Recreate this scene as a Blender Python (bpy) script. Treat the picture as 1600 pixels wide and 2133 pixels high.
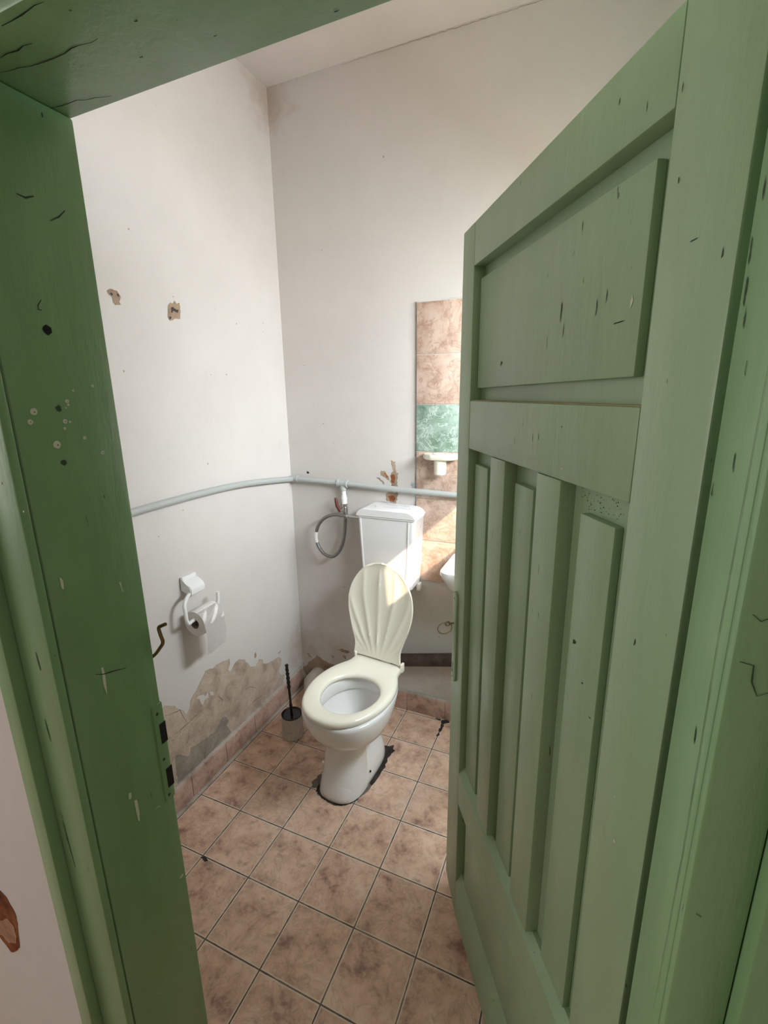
import bpy, bmesh, math, random
from mathutils import Vector, Matrix
from mathutils.geometry import delaunay_2d_cdt
random.seed(7)
for o in list(bpy.data.objects): bpy.data.objects.remove(o)
SC = bpy.context.scene
COL = SC.collection
R = math.radians

# ------------------------------------------------------------------ camera
CAM = Vector((1.124, -1.545, 1.586))
YAW, PITCH, ROLL, FPX = -0.410, -0.245, -0.016, 971.64
cam_d = bpy.data.cameras.new('camera')
cam = bpy.data.objects.new('camera', cam_d); COL.objects.link(cam); SC.camera = cam
f = Vector((math.sin(YAW)*math.cos(PITCH), math.cos(YAW)*math.cos(PITCH), math.sin(PITCH)))
r = Vector((math.cos(YAW), -math.sin(YAW), 0)); u = r.cross(f)
r2 = r*math.cos(ROLL) + u*math.sin(ROLL); u2 = -r*math.sin(ROLL) + u*math.cos(ROLL)
M = Matrix((r2, u2, -f)).transposed().to_4x4(); M.translation = CAM
cam.matrix_world = M
cam_d.sensor_fit = 'VERTICAL'; cam_d.sensor_height = 36.0
cam_d.lens = 36.0*FPX/2133.0
cam_d.shift_x = 5.88/2133.0; cam_d.shift_y = -3.908/2133.0
cam_d.clip_start = 0.01

# ------------------------------------------------------------------ light
SC.view_settings.view_transform = 'Standard'; SC.view_settings.look = 'None'
SC.view_settings.gamma = 1.0; SC.view_settings.use_curve_mapping = False
SC.view_settings.exposure = 0.0
W = bpy.data.worlds.new('world'); SC.world = W; W.use_nodes = True
W.node_tree.nodes['Background'].inputs[0].default_value = (0.93, 0.96, 1.0, 1)
W.node_tree.nodes['Background'].inputs[1].default_value = 0.30

def light(name, kind, loc, direction, energy, color, size=None, size_y=None):
    l = bpy.data.lights.new(name, kind); l.energy = energy; l.color = color
    o = bpy.data.objects.new(name, l); COL.objects.link(o); o.location = loc
    o.rotation_euler = Vector(direction).to_track_quat('-Z', 'Y').to_euler()
    if kind == 'AREA':
        l.shape = 'RECTANGLE'; l.size = size; l.size_y = size_y
    return o
sun = light('sun', 'SUN', (4, -3, 4), (-1, 0.95, -0.92), 7.0, (1.0, 0.80, 0.60))
sun.data.angle = R(0.5)
light('window_skylight', 'AREA', (1.57, -0.32, 1.82), (-1, 0, -1.25), 54, (0.80, 0.90, 1.0), 1.0, 0.36)
light('window_ground_bounce', 'AREA', (1.56, -0.32, 1.70), (-1, 0, 0.10), 13, (1.0, 0.80, 0.64), 1.0, 0.22)
light('courtyard_daylight', 'AREA', (-1.75, -2.15, 1.9), (1, 0.33, -0.15), 30, (1.0, 0.96, 0.91), 1.8, 1.4)

# ------------------------------------------------------------------ materials
def mat(name, base, rough=0.6, spec=0.5, metal=0.0, coat=0.0):
    m = bpy.data.materials.new(name); m.use_nodes = True
    b = m.node_tree.nodes['Principled BSDF']
    b.inputs['Base Color'].default_value = (*base, 1); b.inputs['Roughness'].default_value = rough
    b.inputs['Specular IOR Level'].default_value = spec; b.inputs['Metallic'].default_value = metal
    b.inputs['Coat Weight'].default_value = coat
    return m
class NT:
    def __init__(s, m):
        s.t = m.node_tree; s.b = s.t.nodes['Principled BSDF']
        s.co = s.n('ShaderNodeTexCoord').outputs['Object']
    def n(s, k, **kw):
        x = s.t.nodes.new(k)
        for a, v in kw.items(): setattr(x, a, v)
        return x
    def l(s, a, b): s.t.links.new(a, b)
    def noise(s, scale, detail=4, rough=0.55, dist=0.0, vec=None):
        x = s.n('ShaderNodeTexNoise'); x.inputs['Scale'].default_value = scale; x.inputs['Detail'].default_value = detail
        x.inputs['Roughness'].default_value = rough; x.inputs['Distortion'].default_value = dist
        s.l(vec or s.co, x.inputs['Vector']); return x.outputs['Fac']
    def ramp(s, fac, stops):
        x = s.n('ShaderNodeValToRGB'); e = x.color_ramp.elements
        while len(e) < len(stops): e.new(0.5)
        for k, (p, c) in enumerate(stops):
            e[k].position = p; e[k].color = (*c, 1) if len(c) == 3 else c
        s.l(fac, x.inputs[0]); return x.outputs['Color']
    def math(s, op, a, b=None, c=None):
        x = s.n('ShaderNodeMath', operation=op)
        for k, v in enumerate((a, b, c)):
            if v is None: continue
            if isinstance(v, (int, float)): x.inputs[k].default_value = v
            else: s.l(v, x.inputs[k])
        return x.outputs[0]
    def mix(s, fac, a, b, mode='MIX'):
        x = s.n('ShaderNodeMix', data_type='RGBA', blend_type=mode)
        for sock, v in ((x.inputs[0], fac), (x.inputs[6], a), (x.inputs[7], b)):
            if isinstance(v, (int, float)): sock.default_value = v
            elif isinstance(v, tuple): sock.default_value = (*v, 1)
            else: s.l(v, sock)
        return x.outputs[2]
    def scaled(s, v):
        x = s.n('ShaderNodeMapping'); x.inputs['Scale'].default_value = v; s.l(s.co, x.inputs['Vector']); return x.outputs[0]
    def color(s, c): s.l(c, s.b.inputs['Base Color'])
    def bump(s, h, strength=0.2, dist=0.002):
        x = s.n('ShaderNodeBump'); x.inputs['Strength'].default_value = strength; x.inputs['Distance'].default_value = dist
        s.l(h, x.inputs['Height']); s.l(x.outputs[0], s.b.inputs['Normal'])

def plaster(name, c1, c2, dirt, stains_shade=()):
    m = mat(name, c1, 0.75, 0.3); t = NT(m)
    a = t.noise(1.7, 5, 0.6); c = t.ramp(a, [(0.35, c2), (0.62, c1)])
    d = t.noise(9, 6, 0.7, 0.6); dm = t.ramp(d, [(0.60, (0, 0, 0)), (0.78, (1, 1, 1))])
    c = t.mix(t.math('MULTIPLY', dm, 0.22), c, dirt)
    s = t.noise(55, 3, 0.5); sm = t.ramp(s, [(0.735, (0, 0, 0)), (0.77, (1, 1, 1))])
    c = t.mix(t.math('MULTIPLY', sm, 0.5), c, dirt)
    for (px, py, pz), rad, col, amt in stains_shade:   # ragged stain patches; the widest, low on the back wall, paints shadowing there
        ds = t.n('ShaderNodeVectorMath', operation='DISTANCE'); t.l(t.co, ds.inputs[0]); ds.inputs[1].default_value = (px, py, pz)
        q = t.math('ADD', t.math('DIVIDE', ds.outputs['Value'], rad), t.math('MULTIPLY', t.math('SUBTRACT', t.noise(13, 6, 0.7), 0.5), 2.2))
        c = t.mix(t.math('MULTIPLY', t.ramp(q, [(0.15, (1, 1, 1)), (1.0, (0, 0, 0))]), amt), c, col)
    t.color(c)
    h = t.math('ADD', t.noise(6, 5, 0.6), t.math('MULTIPLY', t.noise(60, 4, 0.6), 0.25))
    t.bump(h, 0.22, 0.01); return m
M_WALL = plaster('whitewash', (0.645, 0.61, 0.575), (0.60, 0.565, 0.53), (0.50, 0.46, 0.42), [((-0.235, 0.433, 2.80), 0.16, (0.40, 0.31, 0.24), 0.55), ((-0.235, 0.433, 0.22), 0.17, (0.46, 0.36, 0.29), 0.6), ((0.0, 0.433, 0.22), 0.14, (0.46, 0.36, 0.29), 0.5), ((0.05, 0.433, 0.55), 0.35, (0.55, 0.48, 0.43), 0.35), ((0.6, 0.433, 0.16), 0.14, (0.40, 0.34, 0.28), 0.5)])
M_CEIL = plaster('ceiling_whitewash', (0.65, 0.61, 0.57), (0.61, 0.57, 0.53), (0.55, 0.52, 0.48))

def bare(name, a, b, c):
    m = mat(name, a, 0.9, 0.2); t = NT(m)
    col = t.ramp(t.noise(14, 8, 0.65, 0.4), [(0.30, c), (0.48, a), (0.68, b)])
    col = t.mix(t.ramp(t.noise(70, 4, 0.6), [(0.62, (0, 0, 0)), (0.72, (0.6, 0.6, 0.6))]), col, (c[0]*0.6, c[1]*0.6, c[2]*0.6))
    t.color(col); t.bump(t.noise(45, 8, 0.7), 0.7, 0.006); return m
M_BARE = bare('bare_plaster', (0.49, 0.395, 0.305), (0.60, 0.50, 0.40), (0.34, 0.26, 0.20))
M_BARE2 = bare('grey_cement', (0.30, 0.26, 0.215), (0.38, 0.33, 0.27), (0.20, 0.165, 0.13))
M_TAN = bare('plaster_hole', (0.36, 0.26, 0.18), (0.47, 0.35, 0.25), (0.20, 0.13, 0.09))
M_EDGE = mat('plaster_edge', (0.36, 0.30, 0.25), 0.9)
M_CRACK = mat('dark_crack', (0.06, 0.05, 0.04), 0.9)
M_RUST = bare('rust_stain', (0.26, 0.085, 0.035), (0.36, 0.15, 0.07), (0.10, 0.03, 0.015))
M_GREYMORTAR = bare('grey_mortar', (0.45, 0.47, 0.49), (0.56, 0.57, 0.58), (0.22, 0.24, 0.26))
M_BRICK = bare('brown_spot', (0.20, 0.06, 0.02), (0.30, 0.11, 0.04), (0.07, 0.02, 0.01))
M_BRICK2 = bare('tan_spot', (0.36, 0.20, 0.12), (0.50, 0.32, 0.20), (0.22, 0.11, 0.06))

def green(name, a, b, wear):
    m = mat(name, a, 0.36, 0.5); t = NT(m)
    g = t.noise(3.0, 5, 0.6, 0.3, t.scaled((3, 3, 0.7)))
    c = t.ramp(g, [(0.34, b), (0.62, a)])
    n2 = t.noise(16, 6, 0.7, 0.5, t.scaled((2.5, 2.5, 0.6)))
    c = t.mix(t.math('MULTIPLY', t.ramp(n2, [(0.66, (0, 0, 0)), (0.78, (1, 1, 1))]), 0.30), c, wear)
    n3 = t.noise(40, 3, 0.5, 0.2, t.scaled((2.2, 2.2, 0.6)))
    c = t.mix(t.math('MULTIPLY', t.ramp(n3, [(0.735, (0, 0, 0)), (0.76, (1, 1, 1))]), 0.75), c, (0.03, 0.045, 0.025))
    t.color(c)
    rr = t.math('ADD', t.math('MULTIPLY', t.noise(5, 4, 0.6), 0.25), 0.24); t.l(rr, t.b.inputs['Roughness'])
    h = t.math('ADD', t.noise(22, 5, 0.6, 0.2, t.scaled((2.0, 2.0, 0.35))), t.math('MULTIPLY', t.noise(7, 3, 0.5), 0.8))
    t.bump(h, 0.28, 0.004); return m
M_DOOR = green('door_green_paint', (0.32, 0.445, 0.27), (0.28, 0.40, 0.235), (0.35, 0.41, 0.30))
M_FRAME = green('frame_green_paint', (0.215, 0.37, 0.18), (0.18, 0.32, 0.145), (0.25, 0.33, 0.20))
M_LITDUST = mat('warm_lit_dust', (0.36, 0.31, 0.16), 0.8)  # tan also paints the warm light on the rail's dusty top
M_CHIP = mat('paint_chip', (0.62, 0.62, 0.52), 0.8)
M_BLACK = mat('dark_hole', (0.008, 0.008, 0.008), 0.9)
M_SCUFF = mat('dark_scuff', (0.035, 0.06, 0.03), 0.8)

def marble(name, stops, wear=None, scale=11, grid=False, rough=0.32, vein_amt=0.30):
    m = mat(name, stops[0][1], rough, 0.5); t = NT(m)
    vec = t.co
    if grid:   # every tile gets its own piece of the marbling
        fl = t.n('ShaderNodeVectorMath', operation='FLOOR'); sc = t.n('ShaderNodeVectorMath', operation='SCALE'); sc.inputs['Scale'].default_value = 5.0
        t.l(t.co, sc.inputs[0]); t.l(sc.outputs[0], fl.inputs[0])
        wn = t.n('ShaderNodeTexWhiteNoise', noise_dimensions='2D'); t.l(fl.outputs[0], wn.inputs['Vector'])
        ad = t.n('ShaderNodeVectorMath', operation='MULTIPLY_ADD'); ad.inputs[1].default_value = (7, 7, 7)
        t.l(wn.outputs['Color'], ad.inputs[0]); t.l(t.co, ad.inputs[2]); vec = ad.outputs[0]
    c = t.ramp(t.noise(scale, 10, 0.68, 0.25, vec), stops)
    blot = t.noise(scale*2.2, 6, 0.62, 0.3, vec)
    c = t.mix(t.math('MULTIPLY', t.ramp(blot, [(0.56, (0, 0, 0)), (0.70, (1, 1, 1))]), 0.55), c, stops[0][1])
    v = t.noise(scale*0.9, 6, 0.65, 1.2, vec)
    vein = t.ramp(t.math('ABSOLUTE', t.math('SUBTRACT', v, 0.5)), [(0.0, (1, 1, 1)), (0.03, (0, 0, 0))])
    if wear: c = t.mix(t.math('MULTIPLY', vein, vein_amt), c, wear)
    sp = t.noise(scale*9, 4, 0.7, 0, vec)
    c = t.mix(t.math('MULTIPLY', t.ramp(sp, [(0.62, (0, 0, 0)), (0.75, (1, 1, 1))]), 0.25), c, (stops[0][1][0]*0.6,)*1 + (stops[0][1][1]*0.6, stops[0][1][2]*0.6))
    h = None
    if grid:
        sx = t.n('ShaderNodeSeparateXYZ'); t.l(t.co, sx.inputs[0])
        def dist(o):
            fr = t.math('FRACT', t.math('MULTIPLY', o, 5.0)); return t.math('MINIMUM', fr, t.math('SUBTRACT', 1.0, fr))
        wob = t.math('MULTIPLY', t.math('SUBTRACT', t.noise(30, 4, 0.6), 0.5), 0.016)
        d = t.math('ADD', t.math('MINIMUM', dist(sx.outputs[0]), dist(sx.outputs[1])), wob)
        big = t.noise(5, 3, 0.5)
        edge = t.ramp(d, [(0.012, (1, 1, 1)), (0.020, (1, 1, 1)), (0.034, (0, 0, 0))])
        c = t.mix(t.math('MULTIPLY', edge, t.math('ADD', 0.45, t.math('MULTIPLY', t.noise(7, 3), 0.7))), c, (0.80, 0.68, 0.56))
        grout = t.ramp(d, [(0.0075, (1, 1, 1)), (0.0115, (0, 0, 0))])
        gc = t.ramp(big, [(0.40, (0.05, 0.036, 0.028)), (0.62, (0.19, 0.135, 0.10))])
        c = t.mix(grout, c, gc)
        dirt = t.ramp(t.noise(2.3, 6, 0.65, 0.4), [(0.52, (0, 0, 0)), (0.72, (1, 1, 1))])
        c = t.mix(t.math('MULTIPLY', dirt, 0.22), c, (0.16, 0.115, 0.085))
        h = t.math('SUBTRACT', t.math('MULTIPLY', t.noise(120, 3, 0.6), 0.10), grout)
        rr = t.math('ADD', t.math('MULTIPLY', t.noise(8, 4, 0.6), 0.30), 0.26); t.l(rr, t.b.inputs['Roughness'])
    t.color(c)
    if h is not None: t.bump(h, 0.5, 0.002)
    return m
M_FLOOR = marble('floor_tile', [(0.32, (0.29, 0.16, 0.125)), (0.43, (0.62, 0.405, 0.29)), (0.54, (0.77, 0.535, 0.385)), (0.72, (0.84, 0.65, 0.50))], (0.33, 0.20, 0.16), 12, True)
M_BASE = marble('baseboard_tile', [(0.30, (0.24, 0.14, 0.115)), (0.45, (0.48, 0.32, 0.245)), (0.7, (0.62, 0.45, 0.36))], (0.20, 0.12, 0.1), 14)
M_WTILE = marble('wall_tile', [(0.30, (0.36, 0.225, 0.165)), (0.44, (0.54, 0.385, 0.30)), (0.58, (0.64, 0.49, 0.40)), (0.8, (0.72, 0.60, 0.51))], (0.34, 0.20, 0.14), 12, vein_amt=0.6)
M_GTILE = marble('green_tile', [(0.30, (0.08, 0.15, 0.105)), (0.44, (0.22, 0.315, 0.24)), (0.56, (0.34, 0.44, 0.36)), (0.74, (0.54, 0.63, 0.55))], (0.66, 0.75, 0.68), 12, vein_amt=0.7)
M_GROUT = mat('white_grout', (0.62, 0.60, 0.57), 0.9)
M_GROUT2 = bare('worn_mortar', (0.50, 0.43, 0.36), (0.60, 0.53, 0.46), (0.34, 0.27, 0.22))
M_CERAMIC = mat('white_ceramic', (0.85, 0.835, 0.805), 0.10, 0.5, 0, 0.3)
M_SEAT = mat('cream_seat_plastic', (0.89, 0.85, 0.72), 0.2, 0.5, 0, 0.2)
M_CISTERN = mat('white_cistern_plastic', (0.80, 0.79, 0.775), 0.30, 0.5)
M_PEN = mat('blue_scribble', (0.28, 0.36, 0.46), 0.7)
M_PIPE = mat('grey_pipe_paint', (0.43, 0.45, 0.43), 0.45)
M_PLASTIC = mat('white_plastic', (0.80, 0.80, 0.78), 0.35)
M_CREAM = mat('cream_plastic', (0.82, 0.78, 0.66), 0.4)
M_CHROME = mat('worn_chrome', (0.55, 0.54, 0.52), 0.28, 0.5, 1.0)
M_BRAID = mat('braided_hose', (0.24, 0.225, 0.215), 0.38, 0.5, 0.8)
_t = NT(M_BRAID); _t.bump(_t.noise(600, 2, 0.5), 0.8, 0.001)
M_RED = mat('dark_red_lever', (0.11, 0.022, 0.014), 0.5)
M_BROWNPIPE = bare('dark_waste_pipe', (0.075, 0.05, 0.04), (0.115, 0.08, 0.062), (0.03, 0.02, 0.016)); M_BROWNPIPE.node_tree.nodes['Principled BSDF'].inputs['Roughness'].default_value = 0.45
M_SOIL = mat('beige_soil_pipe', (0.50, 0.44, 0.36), 0.6)
M_PAPER = mat('toilet_paper', (0.82, 0.785, 0.76), 0.95, 0.1)
_t = NT(M_PAPER); _t.bump(_t.noise(140, 4, 0.6, 0, _t.scaled((1, 1, 1))), 0.35, 0.002)
M_CARD = mat('cardboard_core', (0.30, 0.24, 0.20), 0.9)
M_BRUSHBLACK = mat('black_plastic', (0.010, 0.009, 0.009), 0.25)
M_BRASS = mat('aged_brass', (0.24, 0.15, 0.07), 0.35, 0.5, 0.9)
M_MOULD = bare('black_mould', (0.035, 0.032, 0.026), (0.075, 0.066, 0.052), (0.012, 0.011, 0.01))
M_MOULD2 = bare('grey_mortar_smear', (0.16, 0.14, 0.115), (0.24, 0.20, 0.165), (0.08, 0.07, 0.06))
M_MARBLEPL = marble('marbled_plastic', [(0.3, (0.42, 0.39, 0.34)), (0.5, (0.56, 0.53, 0.47)), (0.75, (0.62, 0.59, 0.53))], (0.24, 0.20, 0.17), 16)
M_WATER = mat('bowl_water', (0.62, 0.63, 0.64), 0.03, 0.5)
M_KEY = mat('key_metal', (0.42, 0.36, 0.26), 0.35, 0.5, 0.9)
M_RING = mat('wire_ring', (0.55, 0.48, 0.40), 0.5, 0.5, 0.3)
M_CORRFLOOR = bare('worn_concrete', (0.26, 0.23, 0.20), (0.33, 0.30, 0.26), (0.17, 0.15, 0.13))

# ------------------------------------------------------------------ mesh helpers
def link(name, bm, mats, parent=None, smooth=35, loc=None, rotz=None):
    bmesh.ops.recalc_face_normals(bm, faces=bm.faces[:]) if smooth != 'keep' else None
    me = bpy.data.meshes.new(name); bm.to_mesh(me); bm.free()
    for m in (mats if isinstance(mats, (list, tuple)) else [mats]): me.materials.append(m)
    if smooth and smooth != 'keep':
        for p in me.polygons: p.use_smooth = True
        me.set_sharp_from_angle(angle=R(smooth))
    o = bpy.data.objects.new(name, me); COL.objects.link(o)
    if parent: o.parent = parent
    if loc: o.location = loc
    if rotz is not None: o.rotation_euler.z = rotz
    return o
def tag(o, label, cat, group=None):
    o['label'] = label; o['category'] = cat
    if group: o['group'] = group
    return o
def structure(o, label, cat):
    o['kind'] = 'structure'; return tag(o, label, cat)
def thing(name, label, cat, loc=(0, 0, 0), rotz=0):
    o = bpy.data.objects.new(name, None); COL.objects.link(o); o.empty_display_size = 0.05
    o.location = loc; o.rotation_euler.z = rotz; return tag(o, label, cat)
def box(bm, x0, x1, y0, y1, z0, z1, bev=0.0, mi=0, seg=2):
    n0 = set(bm.faces); v = bmesh.ops.create_cube(bm, size=1)['verts']
    for p in v: p.co = Vector((x0 + (p.co.x + .5)*(x1-x0), y0 + (p.co.y + .5)*(y1-y0), z0 + (p.co.z + .5)*(z1-z0)))
    if bev: bmesh.ops.bevel(bm, geom=list({e for p in v for e in p.link_edges}), offset=bev, segments=seg, profile=0.5, affect='EDGES')
    for fc in bm.faces:
        if fc not in n0: fc.material_index = mi
    return bm
def loft(bm, rings, cap0=True, cap1=True, mi=0, closed=True):
    vs = [[bm.verts.new(p) for p in rg] for rg in rings]; n = len(vs[0]); fs = []
    for a, b in zip(vs, vs[1:]):
        for k in range(n if closed else n-1): fs.append(bm.faces.new((a[k], a[(k+1) % n], b[(k+1) % n], b[k])))
    if cap0: fs.append(bm.faces.new(vs[0][::-1]))
    if cap1: fs.append(bm.faces.new(vs[-1]))
    for fc in fs: fc.material_index = mi
    return vs
def smooth_path(pts, sub=8):
    P = [Vector(p) for p in pts]; out = []
    for i in range(len(P)-1):
        p0 = P[max(i-1, 0)]; p1 = P[i]; p2 = P[i+1]; p3 = P[min(i+2, len(P)-1)]
        for k in range(sub):
            t = k/sub
            out.append(0.5*((2*p1) + (p2-p0)*t + (2*p0-5*p1+4*p2-p3)*t*t + (3*p1-p0-3*p2+p3)*t**3))
    out.append(P[-1]); return out
def tube(bm, pts, rad, n=14, mi=0, caps=True):
    P = [Vector(p) for p in pts]; rings = []; N = None
    rads = rad if isinstance(rad, (list, tuple)) else [rad]*len(P)
    for i, p in enumerate(P):
        T = (P[min(i+1, len(P)-1)] - P[max(i-1, 0)]).normalized()
        if N is None: N = T.orthogonal().normalized()
        else: N = (N - T*N.dot(T)).normalized()
        Bn = T.cross(N)
        rings.append([p + (N*math.cos(2*math.pi*k/n) + Bn*math.sin(2*math.pi*k/n))*rads[i] for k in range(n)])
    loft(bm, rings, caps, caps, mi); return bm
def lathe(bm, prof, c=(0, 0, 0), n=40, mi=0, cap0=False, cap1=False):
    loft(bm, [[(c[0]+rr*math.cos(2*math.pi*k/n), c[1]+rr*math.sin(2*math.pi*k/n), c[2]+z) for k in range(n)] for rr, z in prof], cap0, cap1, mi); return bm
def jag(pts, amp, step):
    out = []; n = len(pts)
    for i in range(n):
        a = Vector(pts[i]).to_2d(); b = Vector(pts[(i+1) % n]).to_2d(); k = max(1, int((b-a).length/step))
        for j in range(k):
            p = a.lerp(b, j/k); out.append((p.x + random.uniform(-amp, amp), p.y + random.uniform(-amp, amp)))
    return out
def grow(pts, d):
    n = len(pts); out = []; P = [Vector(p).to_2d() for p in pts]
    ar = sum(P[i].x*P[(i+1) % n].y - P[(i+1) % n].x*P[i].y for i in range(n)); sg = 1 if ar > 0 else -1
    for i in range(n):
        t = (P[(i+1) % n] - P[i-1]); t = t.normalized() if t.length > 1e-9 else Vector((1, 0))
        out.append((P[i].x + t.y*d*sg, P[i].y - t.x*d*sg))
    return out
def patch(bm, pts, fn, mi, jagamp=0.0, step=0.02):
    """flat flake or chip lying on a surface; fn maps 2d to 3d"""
    q = jag(pts, jagamp, step) if jagamp else pts
    vs, _, fs, _, _, _ = delaunay_2d_cdt([Vector(p).to_2d() for p in q], [], [list(range(len(q)))], 1, 1e-6)
    bv = [bm.verts.new(fn(v.x, v.y)) for v in vs]
    for f_ in fs: bm.faces.new([bv[k] for k in f_]).material_index = mi
def streak(bm, pts, fn, mi, w, jit=0.0016):
    """thin crack or scratch lying on a surface"""
    P = [Vector(p).to_2d() for p in pts]; L_, R_ = [], []
    Q = []
    for a, b in zip(P, P[1:]):
        k = max(1, int((b-a).length/0.012))
        for j in range(k):
            p = a.lerp(b, j/k); Q.append(p + Vector((random.uniform(-1, 1), random.uniform(-1, 1)))*jit)
    Q.append(P[-1])
    for i, p in enumerate(Q):
        t = (Q[min(i+1, len(Q)-1)] - Q[max(i-1, 0)]).normalized(); nn = Vector((-t.y, t.x))
        ww = w*(0.25 + 0.75*math.sin(math.pi*(i+0.4)/(len(Q)-0.2)))*random.uniform(0.6, 1.2)
        L_.append(p + nn*ww); R_.append(p - nn*ww)
    for i in range(len(Q)-1):
        bm.faces.new([bm.verts.new(fn(*q)) for q in (L_[i], L_[i+1], R_[i+1], R_[i])]).material_index = mi
def disc(cx, cy, rr, n=12, wob=0.15):
    return [(cx + rr*(1+random.uniform(-wob, wob))*math.cos(2*math.pi*k/n), cy + rr*(1+random.uniform(-wob, wob))*math.sin(2*math.pi*k/n)) for k in range(n)]
def sring(yc, yf, yb, w, z, n=2.4, N=64, xc=0.0):
    out = []
    for k in range(N):
        a = 2*math.pi*k/N; ca, sa = math.cos(a), math.sin(a)
        x = w*math.copysign(abs(ca)**(2/n), ca); s = math.copysign(abs(sa)**(2/n), sa)
        out.append((xc + x, yc + (s*(yb-yc) if s > 0 else s*(yc-yf)), z))
    return out
# ------------------------------------------------------------------ the room
X0, Y0, XR, YF, ZC = -0.235, 0.433, 1.45, -1.01, 2.852
bm = bmesh.new(); box(bm, -2.2, 1.62, -3.7, Y0+0.1, -0.06, 0.0)
def on_floor(e): return lambda a, b: (a, b, e)
# black mould ring and cement smear round the toilet foot, dirt in the right corner
FX, FY = 0.318, -0.03
def ring_patch(pts, mi, e, amp): patch(bm, pts, on_floor(e), mi, amp, 0.012)
inn_, out_ = [], []
for k, (px, py, _) in enumerate(sring(0.0, -.194, .172, .092, 0, 3.0, 96)):
    a = 360*k/96; w = 0.004
    for a0, sp, ww in ((270, 30, .007), (222, 20, .024), (330, 30, .010), (12, 24, .022), (44, 14, .050), (33, 6, .02)):
        w += ww*math.exp(-(((a-a0+180) % 360 - 180)/sp)**2)
    w *= random.uniform(0.75, 1.2); L_ = math.hypot(px, py); c_, s_ = math.cos(R(-3)), math.sin(R(-3))
    nx, ny = px/L_, py/L_
    for lst, dd in ((inn_, -0.01), (out_, w)):
        qx, qy = px + nx*dd, py + ny*dd; lst.append((0.325 + c_*qx - s_*qy, -0.03 + s_*qx + c_*qy))
for k in range(96):
    fc = bm.faces.new([bm.verts.new((*q, 0.0008)) for q in (inn_[k], out_[k], out_[(k+1) % 96], inn_[(k+1) % 96])]); fc.material_index = 1 if not (326 < 360*k/96 < 352) else 2
ring_patch([(0.205, -0.20), (0.19, -0.17), (0.20, -0.12), (0.225, -0.12), (0.235, -0.18)], 2, 0.0005, 0.004)
for pts in ([(0.588, 0.41), (0.597, 0.38), (0.594, 0.33), (0.597, 0.29), (0.603, 0.29), (0.607, 0.34), (0.606, 0.38), (0.625, 0.395), (0.63, 0.41)], [(0.55, 0.41), (0.56, 0.404), (0.58, 0.402), (0.59, 0.41)]):
    ring_patch(pts, 1, 0.0008, 0.005)
ring_patch([(0.02, -0.617), (0.03, -0.607), (0.012, -0.598), (-0.004, -0.606)], 1, 0.0008, 0.002)
floor = structure(link('floor', bm, [M_FLOOR, M_MOULD, M_MOULD2], smooth=0), 'brown marbled square floor tiles with dark grout', 'floor')

# left wall with its peeled plaster
bm = bmesh.new(); box(bm, X0-0.1, X0, YF-0.15, Y0+0.1, 0, ZC)
def on_left(e): return lambda a, b: (X0+e, a, b)
# outlines of flaked plaster, stains and paint chips, in metres on their wall
PEEL = [(-0.9, 0.09), (-0.9, 0.4), (-0.75, 0.43), (-0.479, 0.465), (-0.461, 0.455), (-0.441, 0.431), (-0.415, 0.402), (-0.395, 0.368), (-0.385, 0.361), (-0.368, 0.38), (-0.357, 0.412), (-0.327, 0.432), (-0.304, 0.451), (-0.266, 0.479), (-0.224, 0.471), (-0.183, 0.474), (-0.161, 0.464), (-0.125, 0.458), (-0.128, 0.433), (-0.14, 0.418), (-0.135, 0.397), (-0.12, 0.394), (-0.1, 0.416), (-0.063, 0.419), (-0.035, 0.4), (-0.013, 0.371), (0.002, 0.346), (0.04, 0.324), (0.067, 0.348), (0.094, 0.333), (0.091, 0.307), (0.137, 0.283), (0.188, 0.272), (0.219, 0.268), (0.241, 0.248), (0.235, 0.219), (0.211, 0.197), (0.218, 0.164), (0.26, 0.145), (0.24, 0.12), (0.24, 0.09)]
PEEL_ISLAND1 = [(-0.328, 0.404), (-0.305, 0.397), (-0.287, 0.379), (-0.272, 0.387), (-0.272, 0.363), (-0.29, 0.361), (-0.303, 0.343), (-0.313, 0.37)]
PEEL_ISLAND2 = [(-0.259, 0.378), (-0.238, 0.374), (-0.237, 0.355), (-0.258, 0.357)]
PEEL_DARK = [(-0.47, 0.228), (-0.455, 0.226), (-0.428, 0.198), (-0.404, 0.182), (-0.39, 0.212), (-0.349, 0.196), (-0.294, 0.19), (-0.251, 0.181), (-0.215, 0.217), (-0.186, 0.206), (-0.17, 0.178), (-0.184, 0.163), (-0.179, 0.14), (-0.167, 0.111), (-0.248, 0.097), (-0.378, 0.094), (-0.474, 0.101)]
CRACK0 = [(-0.483, 0.423), (-0.45, 0.412), (-0.418, 0.404), (-0.403, 0.359), (-0.395, 0.331)]
CRACK1 = [(-0.479, 0.322), (-0.44, 0.322), (-0.383, 0.322), (-0.329, 0.329), (-0.295, 0.329)]
CRACK2 = [(-0.409, 0.238), (-0.392, 0.26), (-0.392, 0.283)]
CRACK3 = [(-0.214, 0.334), (-0.196, 0.297), (-0.207, 0.274)]
CRACK4 = [(-0.046, 0.249), (-0.011, 0.245), (0.022, 0.217)]
CRACK5 = [(-0.009, 0.157), (0.033, 0.152), (0.08, 0.145)]
CHIPS_UP = [[(0.035, 0.389), (0.05, 0.398), (0.049, 0.368), (0.036, 0.366)], [(0.217, 0.294), (0.239, 0.299), (0.241, 0.291), (0.221, 0.288)]]
SPOT1 = [(-0.469, 1.898), (-0.456, 1.907), (-0.444, 1.905), (-0.434, 1.905), (-0.423, 1.891), (-0.431, 1.875), (-0.427, 1.867), (-0.446, 1.864), (-0.452, 1.871), (-0.453, 1.886), (-0.464, 1.891)]
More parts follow.
